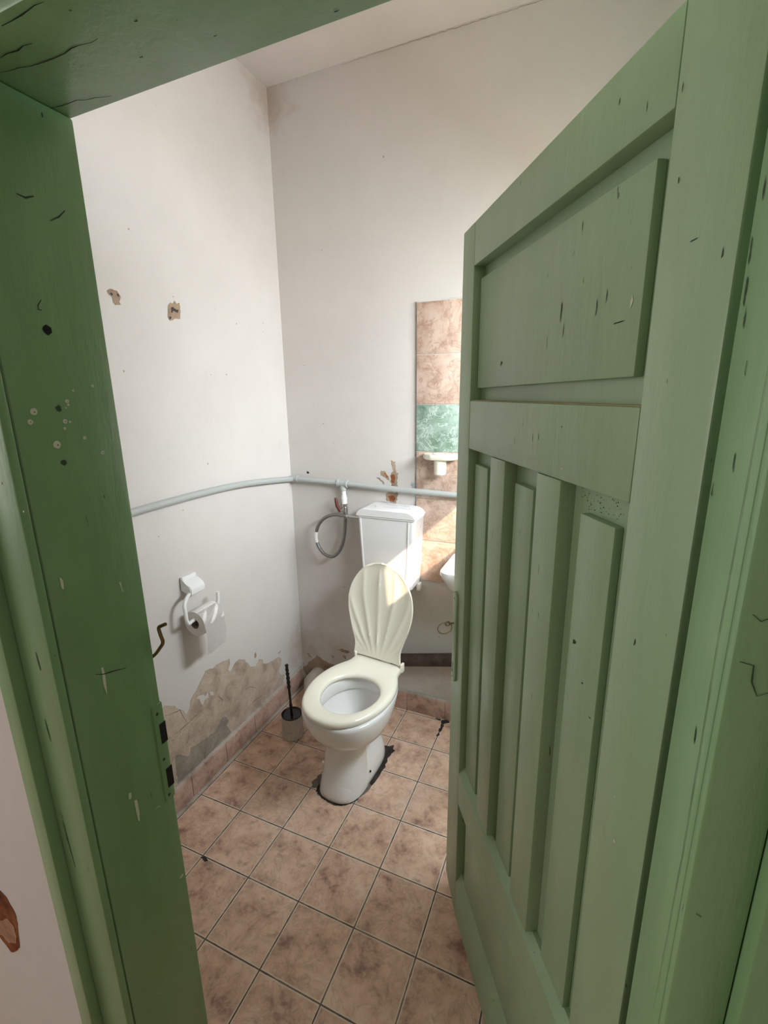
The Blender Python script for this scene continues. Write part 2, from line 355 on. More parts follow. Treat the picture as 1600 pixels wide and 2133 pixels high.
SPOT1_DARK = ([(-0.462, 1.895), (-0.454, 1.897), (-0.449, 1.891), (-0.456, 1.889)], [(-0.435, 1.898), (-0.428, 1.895), (-0.431, 1.888), (-0.437, 1.892)])
SPOT2 = [(-0.24, 1.893), (-0.228, 1.903), (-0.219, 1.902), (-0.207, 1.913), (-0.2, 1.903), (-0.187, 1.909), (-0.186, 1.883), (-0.192, 1.855), (-0.213, 1.855), (-0.238, 1.843), (-0.246, 1.853)]
SPOT2_DARK = ([(-0.228, 1.887), (-0.219, 1.891), (-0.208, 1.885), (-0.193, 1.885), (-0.2, 1.874), (-0.209, 1.876), (-0.221, 1.877), (-0.225, 1.87), (-0.231, 1.872)], [(-0.239, 1.856), (-0.228, 1.86), (-0.233, 1.85), (-0.242, 1.847)])
SPECKS_LEFT = [(0.289, 1.899), (0.285, 1.862), (0.111, 1.875), (-0.132, 1.327), (-0.283, 1.173), (-0.405, 1.106), (-0.45, 1.667), (-0.067, 1.668), (0.022, 1.67), (-0.212, 1.925), (-0.361, 2.096)]
RUST_UP = [(0.317, 1.284), (0.339, 1.281), (0.337, 1.256), (0.34, 1.234), (0.352, 1.228), (0.346, 1.198), (0.349, 1.158), (0.322, 1.156), (0.315, 1.197), (0.317, 1.222), (0.331, 1.241), (0.321, 1.263)]
RUST_LOW = [(0.292, 1.128), (0.302, 1.136), (0.351, 1.136), (0.349, 1.117), (0.339, 1.085), (0.317, 1.089), (0.294, 1.098)]
RUST_SIDE = [(0.264, 1.234), (0.284, 1.235), (0.299, 1.214), (0.309, 1.198), (0.299, 1.197), (0.287, 1.21), (0.268, 1.216)]
RUST_SIDE2 = [(0.241, 1.202), (0.259, 1.199), (0.279, 1.185), (0.287, 1.173), (0.277, 1.178), (0.259, 1.191)]
CORE1 = [(0.317, 1.215), (0.33, 1.223), (0.338, 1.212), (0.334, 1.185), (0.32, 1.186)]
CORE2 = [(0.302, 1.118), (0.329, 1.123), (0.337, 1.113), (0.333, 1.09), (0.309, 1.096)]
HOLE = [(-0.139, 1.216), (-0.128, 1.211), (-0.125, 1.203), (-0.138, 1.203)]
MORTAR = [(0.416, 1.188), (0.441, 1.193), (0.439, 1.157), (0.418, 1.163)]
TOPSOOT = [(0.261, 1.088), (0.289, 1.09), (0.337, 1.085), (0.301, 1.08), (0.269, 1.085)]
CORNER_HOLE = [(-0.239, 0.089), (-0.203, 0.102), (-0.198, 0.122), (-0.152, 0.163), (-0.139, 0.184), (-0.117, 0.174), (-0.102, 0.159), (-0.065, 0.149), (-0.02, 0.145), (-0.023, 0.081), (-0.203, 0.037), (-0.226, 0.054)]
CORNER_SPOTS = [[(-0.206, 0.181), (-0.19, 0.188), (-0.179, 0.168), (-0.164, 0.169), (-0.172, 0.162), (-0.195, 0.164)], [(-0.008, 0.247), (0.014, 0.259), (0.05, 0.256), (0.072, 0.25), (0.057, 0.236), (0.02, 0.235)], [(-0.047, 0.205), (-0.029, 0.202), (-0.037, 0.189)], [(0.027, 0.222), (0.049, 0.223), (0.041, 0.2), (0.03, 0.204)]]
DOTS = [(-1.136, 1.569, 0.0041), (-1.143, 1.556, 0.0032), (-1.113, 1.522, 0.0046), (-1.071, 1.528, 0.0023), (-1.046, 1.503, 0.0028), (-1.088, 1.582, 0.0025), (-1.096, 1.554, 0.003), (-1.089, 1.553, 0.0016), (-1.098, 1.544, 0.0018), (-1.076, 1.597, 0.0014), (-1.045, 1.604, 0.0018), (-1.087, 1.577, 0.0016), (-1.091, 1.573, 0.0011)]
SLITS = [[(-1.145, 1.33), (-1.142, 1.33), (-1.14, 1.324), (-1.141, 1.316), (-1.143, 1.311), (-1.145, 1.315)], [(-1.054, 1.288), (-1.051, 1.287), (-1.051, 1.279), (-1.048, 1.266), (-1.051, 1.272)], [(-1.108, 1.159), (-1.105, 1.16), (-1.104, 1.148), (-1.105, 1.129), (-1.106, 1.107), (-1.109, 1.125), (-1.109, 1.145)]]
SLITS2 = [[(-1.1, 0.903), (-1.096, 0.901), (-1.095, 0.893), (-1.098, 0.889), (-1.101, 0.893)], [(-1.092, 0.881), (-1.087, 0.878), (-1.086, 0.859), (-1.089, 0.83), (-1.091, 0.836), (-1.092, 0.861)], [(-1.029, 0.624), (-1.02, 0.626), (-1.015, 0.621), (-1.021, 0.618)], [(-1.112, 0.431), (-1.11, 0.429), (-1.111, 0.425)], [(-1.058, 0.826), (-1.045, 0.825), (-1.044, 0.822)]]
FDOTS = [(0.414, 1.501), (0.413, 1.49), (0.417, 1.476), (0.454, 1.44)]
JHOLES = [q[0] for q in ([(-1.098, 1.678)], [(-1.108, 1.496)], [(-1.102, 1.573)])]
JHOLE = JHOLES
JSCR = sum(([[(-1.098, 1.717), (-1.105, 1.71), (-1.107, 1.704), (-1.101, 1.703)], [(-1.107, 1.841), (-1.096, 1.841), (-1.085, 1.845)], [(-1.046, 1.841), (-1.054, 1.831), (-1.068, 1.821)], [(-1.055, 1.952), (-1.055, 1.947)]], [[(-1.118, 1.153), (-1.095, 1.144), (-1.067, 1.135)]]), [])
SOFFCR = [[(0.53, -1.154), (0.565, -1.154), (0.602, -1.154)], [(0.477, -1.126), (0.533, -1.124)], [(0.448, -1.11), (0.518, -1.1), (0.563, -1.1), (0.604, -1.099)], [(0.42, -1.041), (0.478, -1.036), (0.527, -1.024)]]
BRICK = [(0.001, 0.547), (0.039, 0.553), (0.06, 0.545), (0.075, 0.52), (0.083, 0.501), (0.072, 0.457), (0.064, 0.408), (0.046, 0.38), (0.014, 0.358), (-0.001, 0.37), (-0.021, 0.384), (-0.065, 0.368)]
BRICKIN = [(-0.048, 0.414), (0.001, 0.446), (0.041, 0.473), (0.059, 0.464), (0.063, 0.432), (0.048, 0.404), (0.017, 0.386), (-0.003, 0.399), (-0.06, 0.381)]
q = jag(PEEL, 0.004, 0.015); patch(bm, grow(q, 0.0016), on_left(0.0004), 2); patch(bm, q, on_left(0.0008), 1)
patch(bm, PEEL_DARK, on_left(0.0013), 3, 0.004, 0.012)
for isl in (PEEL_ISLAND1, PEEL_ISLAND2): patch(bm, isl, on_left(0.0014), 0, 0.004, 0.012)
for cr in (CRACK0, CRACK1, CRACK2, CRACK3, CRACK4, CRACK5): streak(bm, cr, on_left(0.0016), 4, 0.0011)
for sp, dk in ((SPOT1, SPOT1_DARK), (SPOT2, SPOT2_DARK)):
    q = jag(sp, 0.0012, 0.006); patch(bm, grow(q, 0.0011), on_left(0.0004), 2); patch(bm, q, on_left(0.0008), 5)
    for d in dk: patch(bm, d, on_left(0.0012), 6, 0.001, 0.005)
for c in CHIPS_UP: patch(bm, c, on_left(0.0008), 5, 0.001, 0.006)
for a, b in SPECKS_LEFT: patch(bm, disc(a, b, random.uniform(0.0018, 0.004), 8, 0.4), on_left(0.0008), 2)
wall_left = structure(link('wall_left', bm, [M_WALL, M_BARE, M_EDGE, M_BARE2, M_CRACK, M_TAN, M_CRACK], smooth=0), 'white left wall with peeling plaster above the floor', 'wall')

# back wall
bm = bmesh.new(); box(bm, X0-0.1, XR+0.1, Y0, Y0+0.1, 0, ZC)
def on_back(e): return lambda a, b: (a, Y0-e, b)
for k, pl in enumerate((RUST_UP, RUST_LOW, RUST_SIDE, RUST_SIDE2)):
    q = jag(pl, 0.0034, 0.006); patch(bm, grow(q, 0.0014), on_back(0.0004), 2); patch(bm, q, on_back(0.0008), 1)
patch(bm, CORE1, on_back(0.0013), 3, 0.003, 0.008); patch(bm, CORE2, on_back(0.0013), 3, 0.003, 0.008)
patch(bm, [(0.278, 1.228), (0.29, 1.226), (0.304, 1.208), (0.296, 1.206)], on_back(0.0012), 3, 0.002, 0.008)
patch(bm, HOLE, on_back(0.0012), 4, 0.002, 0.006); patch(bm, TOPSOOT, on_back(0.0012), 5, 0.002, 0.01)
patch(bm, MORTAR, on_back(0.0012), 5, 0.003, 0.008)
patch(bm, [(0.434, 1.05), (0.4435, 1.05), (0.4435, 1.95), (0.436, 1.95)], on_back(0.0009), 5, 0.0015, 0.02)
q = jag(CORNER_HOLE, 0.003, 0.012); patch(bm, grow(q, 0.0018), on_back(0.0004), 2); patch(bm, q, on_back(0.0008), 6)
for c in CORNER_SPOTS: patch(bm, c, on_back(0.0008), 6, 0.004, 0.008)
for a, b in ((-0.12, 1.72), (-0.03, 1.45), (0.02, 1.36), (0.12, 0.86), (0.05, 0.62), (-0.1, 0.55), (0.52, 0.55), (0.56, 0.44), (0.5, 0.30), (0.0, 2.2), (0.3, 2.5)):
    patch(bm, disc(a, b, random.uniform(0.0015, 0.0035), 8, 0.4), on_back(0.0008), 2)
streak(bm, [(0.12, ZC-0.006), (0.4, ZC-0.004), (0.75, ZC-0.007), (1.1, ZC-0.005)], on_back(0.0008), 2, 0.0014, 0.002)
wall_back = structure(link('wall_back', bm, [M_WALL, M_TAN, M_EDGE, M_RUST, M_BLACK, M_GREYMORTAR, M_TAN], smooth=0), 'white back wall behind the toilet with rusty spots over the cistern', 'wall')

# right wall with the small window that lets the sun in
WY0, WY1, WZ0, WZ1 = -0.907, 0.20, 1.641, 1.935
bm = bmesh.new()
box(bm, XR, XR+0.1, YF-0.15, WY0, 0, ZC); box(bm, XR, XR+0.1, WY1, Y0+0.1, 0, ZC)
box(bm, XR, XR+0.1, WY0, WY1, 0, WZ0); box(bm, XR, XR+0.1, WY0, WY1, WZ1, ZC)
wall_right = structure(link('wall_right', bm, M_WALL, smooth=0), 'white right wall hidden behind the open green door', 'wall')
bm = bmesh.new()
for a in ((WY0-0.02, WY0, WZ0-0.02, WZ1+0.02), (WY1, WY1+0.02, WZ0-0.02, WZ1+0.02), (WY0, WY1, WZ0-0.02, WZ0), (WY0, WY1, WZ1, WZ1+0.02)):
    box(bm, XR-0.012, XR+0.001, *a, bev=0.002)
structure(link('window_1', bm, M_FRAME), 'green trim of the small high window in the right wall', 'window')
bm = bmesh.new(); box(bm, X0-0.1, XR+0.1, YF-0.15, Y0+0.1, ZC, ZC+0.1)
structure(link('ceiling', bm, M_CEIL, smooth=0), 'white ceiling with a cracked edge along the back wall', 'ceiling')
# wall of the doorway, seen from the corridor side
JL, JR, SOF = 0.432, 1.232, 1.965
bm = bmesh.new()
box(bm, -2.2, JL-0.062, -1.16, YF-0.005, 0, ZC); box(bm, JR+0.062, 1.56, -1.16, YF-0.005, 0, ZC); box(bm, JL-0.062, JR+0.062, -1.16, YF-0.005, SOF+0.06, ZC)
q = jag(BRICK, 0.002, 0.01); patch(bm, q, lambda a, b: (a, -1.1608, b), 1); patch(bm, BRICKIN, lambda a, b: (a, -1.1614, b), 2, 0.002, 0.01)
structure(link('wall_front', bm, [M_WALL, M_BRICK, M_BRICK2], smooth=0), 'whitewashed corridor wall left of the door frame with a brown bare spot', 'wall')

bm = bmesh.new(); box(bm, -1.6, 1.62, -3.6, -1.16, ZC, ZC+0.1)  # roof out of view, added so no sun falls on the frame
structure(link('sunblock_ceiling', bm, M_CEIL, smooth=0), 'unseen whitewashed corridor ceiling, added to keep the sun off the door frame', 'ceiling')
bm = bmesh.new(); box(bm, 1.56, 1.62, -3.6, -1.02, 0, ZC); box(bm, -0.6, 1.62, -3.7, -3.6, 0, ZC)  # walls out of view, added to block sun from right and rear
structure(link('wall_sunblock', bm, M_WALL, smooth=0), 'unseen whitewashed walls right of and behind the viewer, added to block the sun', 'wall')

# tiled baseboards
def baseboard(name, label, spans, horizontal):
    bm = bmesh.new()
    for a, b in spans:
        if horizontal: box(bm, a+0.0015, b-0.0015, Y0-0.020, Y0-0.0005, 0.0005, 0.098, 0.0015)
        else: box(bm, X0+0.0005, X0+0.018, a+0.0015, b-0.0015, 0.0005, 0.098, 0.0015)
    a, b = spans[0][0], spans[-1][1]
    if horizontal: box(bm, a, b, Y0-0.016, Y0-0.0005, 0.0005, 0.103, 0.002, 1)
    else: box(bm, X0+0.0005, X0+0.014, a, b, 0.0005, 0.107, 0.002, 1); box(bm, X0+0.0005, X0+0.034, a, b, 0.0003, 0.0016, 0, 1)
    return structure(link(name, bm, [M_BASE, M_GROUT2]), label, 'baseboard')
baseboard('baseboard_left', 'brown tile skirting along the left wall under the peeling plaster', [(-1.0, -0.82), (-0.82, -0.62), (-0.62, -0.42), (-0.42, -0.22), (-0.22, -0.02), (-0.02, 0.18), (0.18, 0.41)], False)
baseboard('baseboard_back', 'brown tile skirting along the back wall behind the toilet', [(-0.05, 0.2), (0.2, 0.4), (0.4, 0.6), (0.6, 0.8), (0.8, 1.0), (1.0, 1.2), (1.2, 1.4), (1.4, XR-0.001)], True)

# tile strip over the sink
bm = bmesh.new(); box(bm, 0.4425, 0.848, Y0-0.007, Y0-0.0005, 0.725, 1.952, 0, 2)
zs = [1.949, 1.742, 1.537, 1.335, 1.122, 0.925, 0.727]
for k in range(6):
    for x0 in (0.4445, 0.6465): box(bm, x0, x0+0.199, Y0-0.011, Y0-0.001, zs[k+1]+0.0015, zs[k]-0.0015, 0.001, 1 if k == 2 else 0)
structure(link('trim_1', bm, [M_WTILE, M_GTILE, M_GROUT]), 'strip of pink marbled wall tiles with one green row', 'tiles')

# ------------------------------------------------------------------ door frame
frame = bpy.data.objects.new('trim_2', None); COL.objects.link(frame); frame.location = (JL, -1.165, 0)
structure(frame, 'green painted wooden door frame, chipped and scratched', 'door frame')
def fpart(name, bm, mats, **k):
    bm.transform(Matrix.Translation((-JL, 1.165, 0))); return link(name, bm, mats, frame, **k)
FM = [M_FRAME, M_CHIP, M_BLACK, M_SCUFF]
bm = bmesh.new(); box(bm, JL-0.060, JL, -1.163, YF, 0, SOF, 0.004)
def on_jamb(e): return lambda a, b: (JL+e, a, b)
for a, b, rr in DOTS: patch(bm, disc(a, b, rr*1.15), on_jamb(0.0006), 1); patch(bm, disc(a+rr*.2, b-rr*.1, rr*0.25, 6), on_jamb(0.0009), 3)
for s in SLITS + SLITS2: patch(bm, s, on_jamb(0.0006), 1, 0.0008, 0.008)
patch(bm, disc(JHOLE[0][0], JHOLE[0][1], 0.0062), on_jamb(0.0007), 2)
for c in JHOLES[1:]: patch(bm, disc(c[0], c[1], 0.004, 9, 0.4), on_jamb(0.0007), 3)
for s in JSCR: streak(bm, s, on_jamb(0.0007), 3, 0.0012)
jamb = fpart('jamb', bm, FM)
bm = bmesh.new(); box(bm, JR, JR+0.060, -1.163, -1.048, 0, SOF, 0.004); box(bm, JR+0.058, JR+0.0615, -1.05, YF+0.001, 0, SOF); box(bm, JR+0.036, JR+0.0612, -1.004, -0.985, 0, SOF, 0.003)  # rear strip and bead are added, unseen, to block light in the hinge gap
for a, b, w in ((-1.06, 1.69, 0.004), (-1.07, 1.73, 0.003), (-1.065, 1.66, 0.004), (-1.075, 1.64, 0.003), (-1.11, 1.53, 0.0025), (-1.13, 1.30, 0.003), (-1.10, 1.60, 0.002), (-1.06, 1.50, 0.002)):
    patch(bm, [(a-w*.5, b-w*3), (a+w*.5, b-w*2), (a+w*.4, b+w*3), (a-w*.3, b+w*2)], lambda p, z: (JR-0.0006, p, z), 3, 0.001, 0.004)
streak(bm, [(-1.150, 1.62), (-1.146, 1.40), (-1.152, 1.20), (-1.148, 1.0)], lambda p, z: (JR-0.0007, p, z), 3, 0.0006, 0.0005)
fpart('jamb', bm, FM)
bm = bmesh.new(); box(bm, JL-0.060, JR+0.060, -1.163, YF, SOF, SOF+0.06, 0.003)
for s in SOFFCR: streak(bm, s, lambda a, b: (a, b, SOF-0.0007), 2, 0.0008)
for a, b in ((0.72, -1.05), (0.855, -1.025), (0.875, -1.035), (0.66, -1.10), (0.62, -1.06)):
    patch(bm, [(a, b), (a+0.005, b+0.0005), (a+0.003, b+0.0018), (a-0.001, b+0.0012)], lambda p, q: (p, q, SOF-0.0007), 3, 0.0004, 0.002)
fpart('lintel', bm, FM)
def casing(x0, x1, z0, z1, y0=-1.178, y1=-1.1645, chips=()):
    bm = bmesh.new(); box(bm, x0, x1, y0, y1, z0, z1, 0.0025)
    for a, b in chips: patch(bm, disc(a, b, 0.0016, 9), lambda p, q: (p, y0-0.0006, q), 1)
    return bm
bm = casing(0.354, JL-0.0005, 0, SOF+0.012, chips=[(d[0]-0.012, d[1]) for d in FDOTS])
for s in ([(0.372, 0.9), (0.374, 0.86), (0.378, 0.80)], [(0.385, 1.10), (0.388, 1.06)], [(0.40, 1.22), (0.402, 1.19)]): streak(bm, s, lambda a, b: (a, -1.1787, b), 3, 0.0012, 0.0006)
fpart('casing', bm, FM)
bm = casing(JR+0.0005, JR+0.042, 0, SOF+0.012)
for s in ([(1.237, 1.399), (1.245, 1.398), (1.246, 1.386), (1.251, 1.376), (1.257, 1.380)], [(1.240, 1.436), (1.244, 1.432), (1.249, 1.435)], [(1.240, 1.168), (1.244, 1.167)]): streak(bm, s, lambda a, b: (a, -1.1787, b), 3, 0.0006, 0.0006)
fpart('casing', bm, FM)
fpart('casing', casing(0.354, JR+0.042, SOF+0.013, SOF+0.09), FM)
fpart('moulding', casing(0.318, 0.353, 0, SOF+0.09, -1.196, -1.1605), FM)
bm = casing(JR+0.0425, JR+0.17, 0, SOF+0.09, -1.196, -1.1605)
fpart('moulding', bm, FM)
fpart('moulding', casing(0.318, JR+0.17, SOF+0.091, SOF+0.13, -1.196, -1.1605), FM)
# strike plate of the lock, set into the inner edge of the left jamb
bm = bmesh.new(); box(bm, JL-0.008, JL+0.0022, YF-0.021, YF+0.001, 0.818, 1.03, 0.0015)
for z0, z1 in ((0.945, 0.988), (0.845, 0.888)): box(bm, JL+0.0018, JL+0.0030, YF-0.012, YF+0.0016, z0, z1, 0, 1)
for z in (1.012, 0.912, 0.83): patch(bm, disc(YF-0.013, z, 0.003), lambda a, b: (JL+0.0028, a, b), 2)
sp_ = fpart('strike_plate', bm, [M_FRAME, M_BLACK, M_SCUFF]); sp_['label'] = 'painted metal strike plate with two dark bolt holes'

# ------------------------------------------------------------------ the door
DA = Vector((0.837, -0.391, 0)); DANG = -1.020; DW, DT = 0.749, 0.040
door = bpy.data.objects.new('door_1', None); COL.objects.link(door); door.location = DA; door.rotation_euler.z = DANG
structure(door, 'open pale green wooden panel door swung into the toilet', 'door')
Z0, Z1 = 0.022, 1.934
DM = [M_DOOR, M_CHIP, M_SCUFF, M_BLACK]
def on_door(e): return lambda a, b: (a, e, b)
def marks(bm, e, lst):
    for a, b, w, h, mi in lst:
        w *= 0.55; h *= 0.8
        patch(bm, [(a-w, b-h), (a+w*.4, b-h*.6), (a+w, b+h*.2), (a+w*.2, b+h), (a-w*.7, b+h*.5)], on_door(e), mi, min(w, h)*0.4, 0.004)
def dpart(name, x0, x1, z0, z1, y0=0.0, y1=DT, bev=0.0025, mk=()):
    bm = bmesh.new(); box(bm, x0, x1, y0, y1, z0, z1, bev); marks(bm, y0-0.0006, mk); return link(name, bm, DM, door)
bm = bmesh.new()   # lock stile, a little crooked and worn at its foot like the real one
vs = []
box(bm, 0, 0.076, 0, DT, Z0, Z1, 0.0025)
for v in bm.verts:
    k = (Z1-v.co.z)/(Z1-Z0)
    if v.co.x < 0.03: v.co.x -= 0.026*k
    if v.co.x < 0.03 and v.co.z < 0.1: v.co.z += 0.045
marks(bm, -0.0006, [(0.02, 1.72, 0.0015, 0.003, 3), (0.03, 1.3, 0.001, 0.004, 2)])
lock_stile = link('stile', bm, DM, door)
dpart('stile', 0.652, DW, Z0, Z1, mk=[(0.70, 1.72, 0.010, 0.001, 2), (0.69, 1.3, 0.002, 0.006, 2), (0.67, 1.78, 0.0015, 0.004, 2), (0.70, 1.02, 0.003, 0.003, 1), (0.69, 1.08, 0.002, 0.002, 1), (0.735, 1.70, 0.0015, 0.006, 2), (0.66, 1.86, 0.001, 0.006, 3)])
dpart('rail', 0.0765, 0.6515, 1.848, Z1, mk=[(0.56, 1.90, 0.001, 0.005, 3), (0.3, 1.92, 0.0015, 0.004, 2), (0.61, 1.87, 0.0012, 0.007, 2)])
bm = bmesh.new(); box(bm, 0.0765, 0.6515, 0, DT, 1.457, 1.567, 0.003)
marks(bm, -0.0006, [(0.4, 1.51, 0.0012, 0.010, 2), (0.42, 1.515, 0.001, 0.008, 2), (0.33, 1.50, 0.001, 0.010, 2), (0.49, 1.535, 0.002, 0.002, 3), (0.50, 1.475, 0.003, 0.002, 1), (0.36, 1.53, 0.001, 0.006, 2)])
link('rail', bm, DM, door)
def bevelrail(z0, z1, top):
    bm = bmesh.new(); prof = [(0, z0), (DT, z0), (DT, z1), (0.016, z1), (0.0, z1-top)]
    loft(bm, [[(x, y, z) for y, z in prof] for x in (0.0765, 0.6515)]); return link('rail', bm, DM, door)
bevelrail(0.437, 0.562, 0.020); bevelrail(Z0, 0.178, 0.030)
for x0, x1 in ((0.2165, 0.2905), (0.4215, 0.4975)):
    dpart('mullion', x0, x1, 0.5625, 1.4565, mk=[(x0+0.03, 1.30, 0.001, 0.012, 2), (x0+0.04, 1.22, 0.0012, 0.010, 2)])
def panel(x0, x1, z0, z1, fx0, fx1, fz0, fz1, mk=(), slant=0.0, specks=None):
    bm = bmesh.new(); box(bm, x0-0.004, x1+0.004, 0.026, 0.034, z0-0.004, z1+0.004)
    for k in range(80 if specks else 0):
        patch(bm, disc(random.uniform(specks[0], specks[1]), random.uniform(specks[2], specks[3]), random.uniform(0.0004, 0.0010), 6, 0.5), on_door(0.0254), 2)
    pan = link('panel', bm, DM, door); bm = bmesh.new()
    box(bm, fx0, fx1, 0.013, 0.0262, fz0, fz1, 0.002)
    if slant:
        for v in bm.verts:
            if abs(v.co.z-fz0) < 0.004 and v.co.y < 0.0263: v.co.z += slant*(v.co.x-fx0)
    marks(bm, 0.0124, mk); return link('raised_field', bm, DM, pan)
panel(0.0765, 0.6515, 1.567, 1.848, 0.086, 0.617, 1.594, 1.822, slant=0.012, mk=[(0.44, 1.70, 0.003, 0.02, 2), (0.45, 1.672, 0.0015, 0.014, 3), (0.40, 1.66, 0.002, 0.012, 1), (0.53, 1.69, 0.002, 0.014, 2), (0.55, 1.70, 0.0015, 0.012, 2), (0.60, 1.685, 0.004, 0.010, 1), (0.58, 1.665, 0.02, 0.0012, 3), (0.39, 1.76, 0.001, 0.006, 2), (0.22, 1.64, 0.006, 0.006, 2), (0.48, 1.80, 0.0015, 0.010, 2)])
panel(0.0765, 0.216, 0.562, 1.457, 0.090, 0.170, 0.56, 1.423)
panel(0.291, 0.421, 0.562, 1.457, 0.312, 0.388, 0.56, 1.419, mk=[(0.345, 1.33, 0.001, 0.01, 2)])
panel(0.498, 0.6515, 0.562, 1.457, 0.535, 0.614, 0.56, 1.416, mk=[(0.55, 1.22, 0.006, 0.004, 2), (0.58, 1.17, 0.004, 0.002, 2), (0.605, 1.13, 0.006, 0.001, 3)], specks=(0.51, 0.648, 1.420, 1.455))
panel(0.0765, 0.6515, 0.178, 0.437, 0.110, 0.62, 0.178, 0.424)
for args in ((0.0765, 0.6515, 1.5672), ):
    bm = bmesh.new(); box(bm, args[0], args[1], 0.004, 0.0255, args[2], args[2]+0.0012); o = link('ledge', bm, M_LITDUST, door); o['label'] = 'dusty ledge under the upper panel with warm light painted in'
# lock plate
def rounded_plate(x0, x1, z0, z1, y0, y1, n=10):
    rr = (x1-x0)/2; pts = [(x0+rr+rr*math.cos(a), z1-rr+rr*math.sin(a)) for a in [math.pi*k/n for k in range(n+1)]]
    pts += [(x0+rr+rr*math.cos(a), z0+rr+rr*math.sin(a)) for a in [math.pi+math.pi*k/n for k in range(n+1)]]
    bm = bmesh.new(); ins = [(x0+rr+(x-x0-rr)*0.82, z) for x, z in pts]
    loft(bm, [[(x, y1, z) for x, z in pts], [(x, y0+0.0015, z) for x, z in pts], [(x, y0, z) for x, z in ins]]); return bm
bm = rounded_plate(0.000, 0.032, 0.80, 1.070, -0.006, 0.001)
patch(bm, [(0.009, 0.858), (0.014, 0.852), (0.012, 0.838), (0.016, 0.826), (0.008, 0.828), (0.010, 0.84)], on_door(-0.0066), 1)
for z in (1.05, 0.815): patch(bm, disc(0.016, z, 0.0025), on_door(-0.0066), 1)
pl = link('lock_plate', bm, [M_DOOR, M_BLACK], lock_stile); pl['label'] = 'painted oblong lock plate with keyhole'
# key with a wire ring, in the upper keyhole
key = thing('key', 'small key on a wire ring in the green door lock', 'key', tuple(DA + Matrix.Rotation(DANG, 3, 'Z') @ Vector((0.012, -0.006, 0.975))), DANG)
bm = bmesh.new(); tube(bm, [(0, 0.002, 0), (0, -0.012, 0)], 0.0026, 10)
lathe_pts = [Vector((0, -0.017+0.006*math.cos(a), 0.006*math.sin(a))) for a in [2*math.pi*k/20 for k in range(21)]]
tube(bm, lathe_pts, 0.0022, 8, caps=False); link('key_bow', bm, M_KEY, key)
bm = bmesh.new(); tube(bm, [Vector((-0.003+0.004*math.sin(a), -0.024+0.020*math.cos(a), -0.014+0.019*math.sin(a))) for a in [2*math.pi*k/32 for k in range(33)]], 0.0022, 8, caps=False)
link('wire_ring', bm, M_RING, key)

# brass hook screwed to the inner side of the left jamb
bm = bmesh.new(); tube(bm, smooth_path([(0.405, YF+0.002, 1.108), (0.418, YF+0.012, 1.117), (0.436, YF+0.012, 1.136), (0.446, YF+0.012, 1.150), (0.4425, YF+0.012, 1.165), (0.4405, YF+0.012, 1.178), (0.449, YF+0.012, 1.184), (0.459, YF+0.012, 1.189)], 6), 0.0033, 12)
lathe(bm, [(0.0001, 0), (0.007, 0), (0.006, 0.002), (0.0001, 0.003)], n=14)
for v in bm.verts[-56:]: v.co = Vector((0.405 + v.co.x, YF + v.co.z, 1.108 + v.co.y))
tag(link('wall_hook', bm, M_BRASS), 'bent brass hook poking out behind the left door jamb', 'hook')

# ------------------------------------------------------------------ toilet
TO = Vector((0.325, -0.03, 0.0)); TR = R(-3)
toilet = thing('toilet', 'white ceramic toilet with cream seat, lid up against the cistern', 'toilet', TO, TR)
def W2L(p): return Matrix.Rotation(-TR, 3, 'Z') @ (Vector(p) - TO)
bm = bmesh.new()
foot = [(0, -.195, .175, .093, 3.0), (.004, -.198, .176, .095, 3.0), (.02, -.196, .175, .094, 3.0), (.05, -.188, .172, .090, 3.0), (.075, -.178, .166, .082, 2.8), (.10, -.165, .16, .070, 2.6), (.14, -.15, .155, .060, 2.5), (.20, -.14, .15, .058, 2.4), (.24, -.10, .14, .056, 2.4)]
loft(bm, [sring(0.0, a, b, w, z, n) for z, a, b, w, n in foot])
col_ = [(0.002, -.197, -.02, .097, 2.6), (.03, -.193, -.01, .094, 2.5), (.07, -.182, 0.0, .089, 2.35), (.11, -.169, .01, .085, 2.25), (.16, -.156, .02, .083, 2.2), (.205, -.148, .04, .085, 2.2), (.228, -.155, .07, .095, 2.2)]
bowl = [(.228, -.155, .07, .097, 2.2), (.241, -.175, .10, .114, 2.2), (.260, -.200, .13, .134, 2.2), (.286, -.224, .15, .151, 2.2), (.317, -.242, .165, .163, 2.25), (.353, -.254, .178, .171, 2.3), (.385, -.258, .19, .1745, 2.35), (.396, -.256, .192, .172, 2.35), (.400, -.250, .190, .166, 2.35)]
inner = [(.400, -.210, .095, .128, 2.1), (.392, -.200, .088, .122, 2.1), (.345, -.198, .085, .120, 2.1), (.338, -.203, .090, .124, 2.1), (.335, -.211, .100, .130, 2.1), (.30, -.205, .095, .120, 2.1), (.26, -.175, .070, .098, 2.1), (.225, -.13, .05, .07, 2.0), (.205, -.09, .02, .045, 2.0)]
def yc_for(z): return -0.05 if z > 0.2 else -0.06
loft(bm, [sring(-0.07, a, b, w, z, n, 64, -0.003) for z, a, b, w, n in col_], True, False)
loft(bm, [sring(-0.05, a, b, w, z, n, 64, 0.014*min(1, (z-.22)/.06)) for z, a, b, w, n in bowl] + [sring(-0.06, a, b, w, z, n, 64, 0.026) for z, a, b, w, n in inner], False, True)
link('bowl', bm, M_CERAMIC, toilet, smooth=50)
bm = bmesh.new(); lathe(bm, [(0.0001, 0), (0.052, 0)], (0, -0.04, 0.216), 32)
for v in bm.verts: v.co.y = -0.04 + (v.co.y+0.04)*1.25
link('water', bm, M_WATER, toilet)
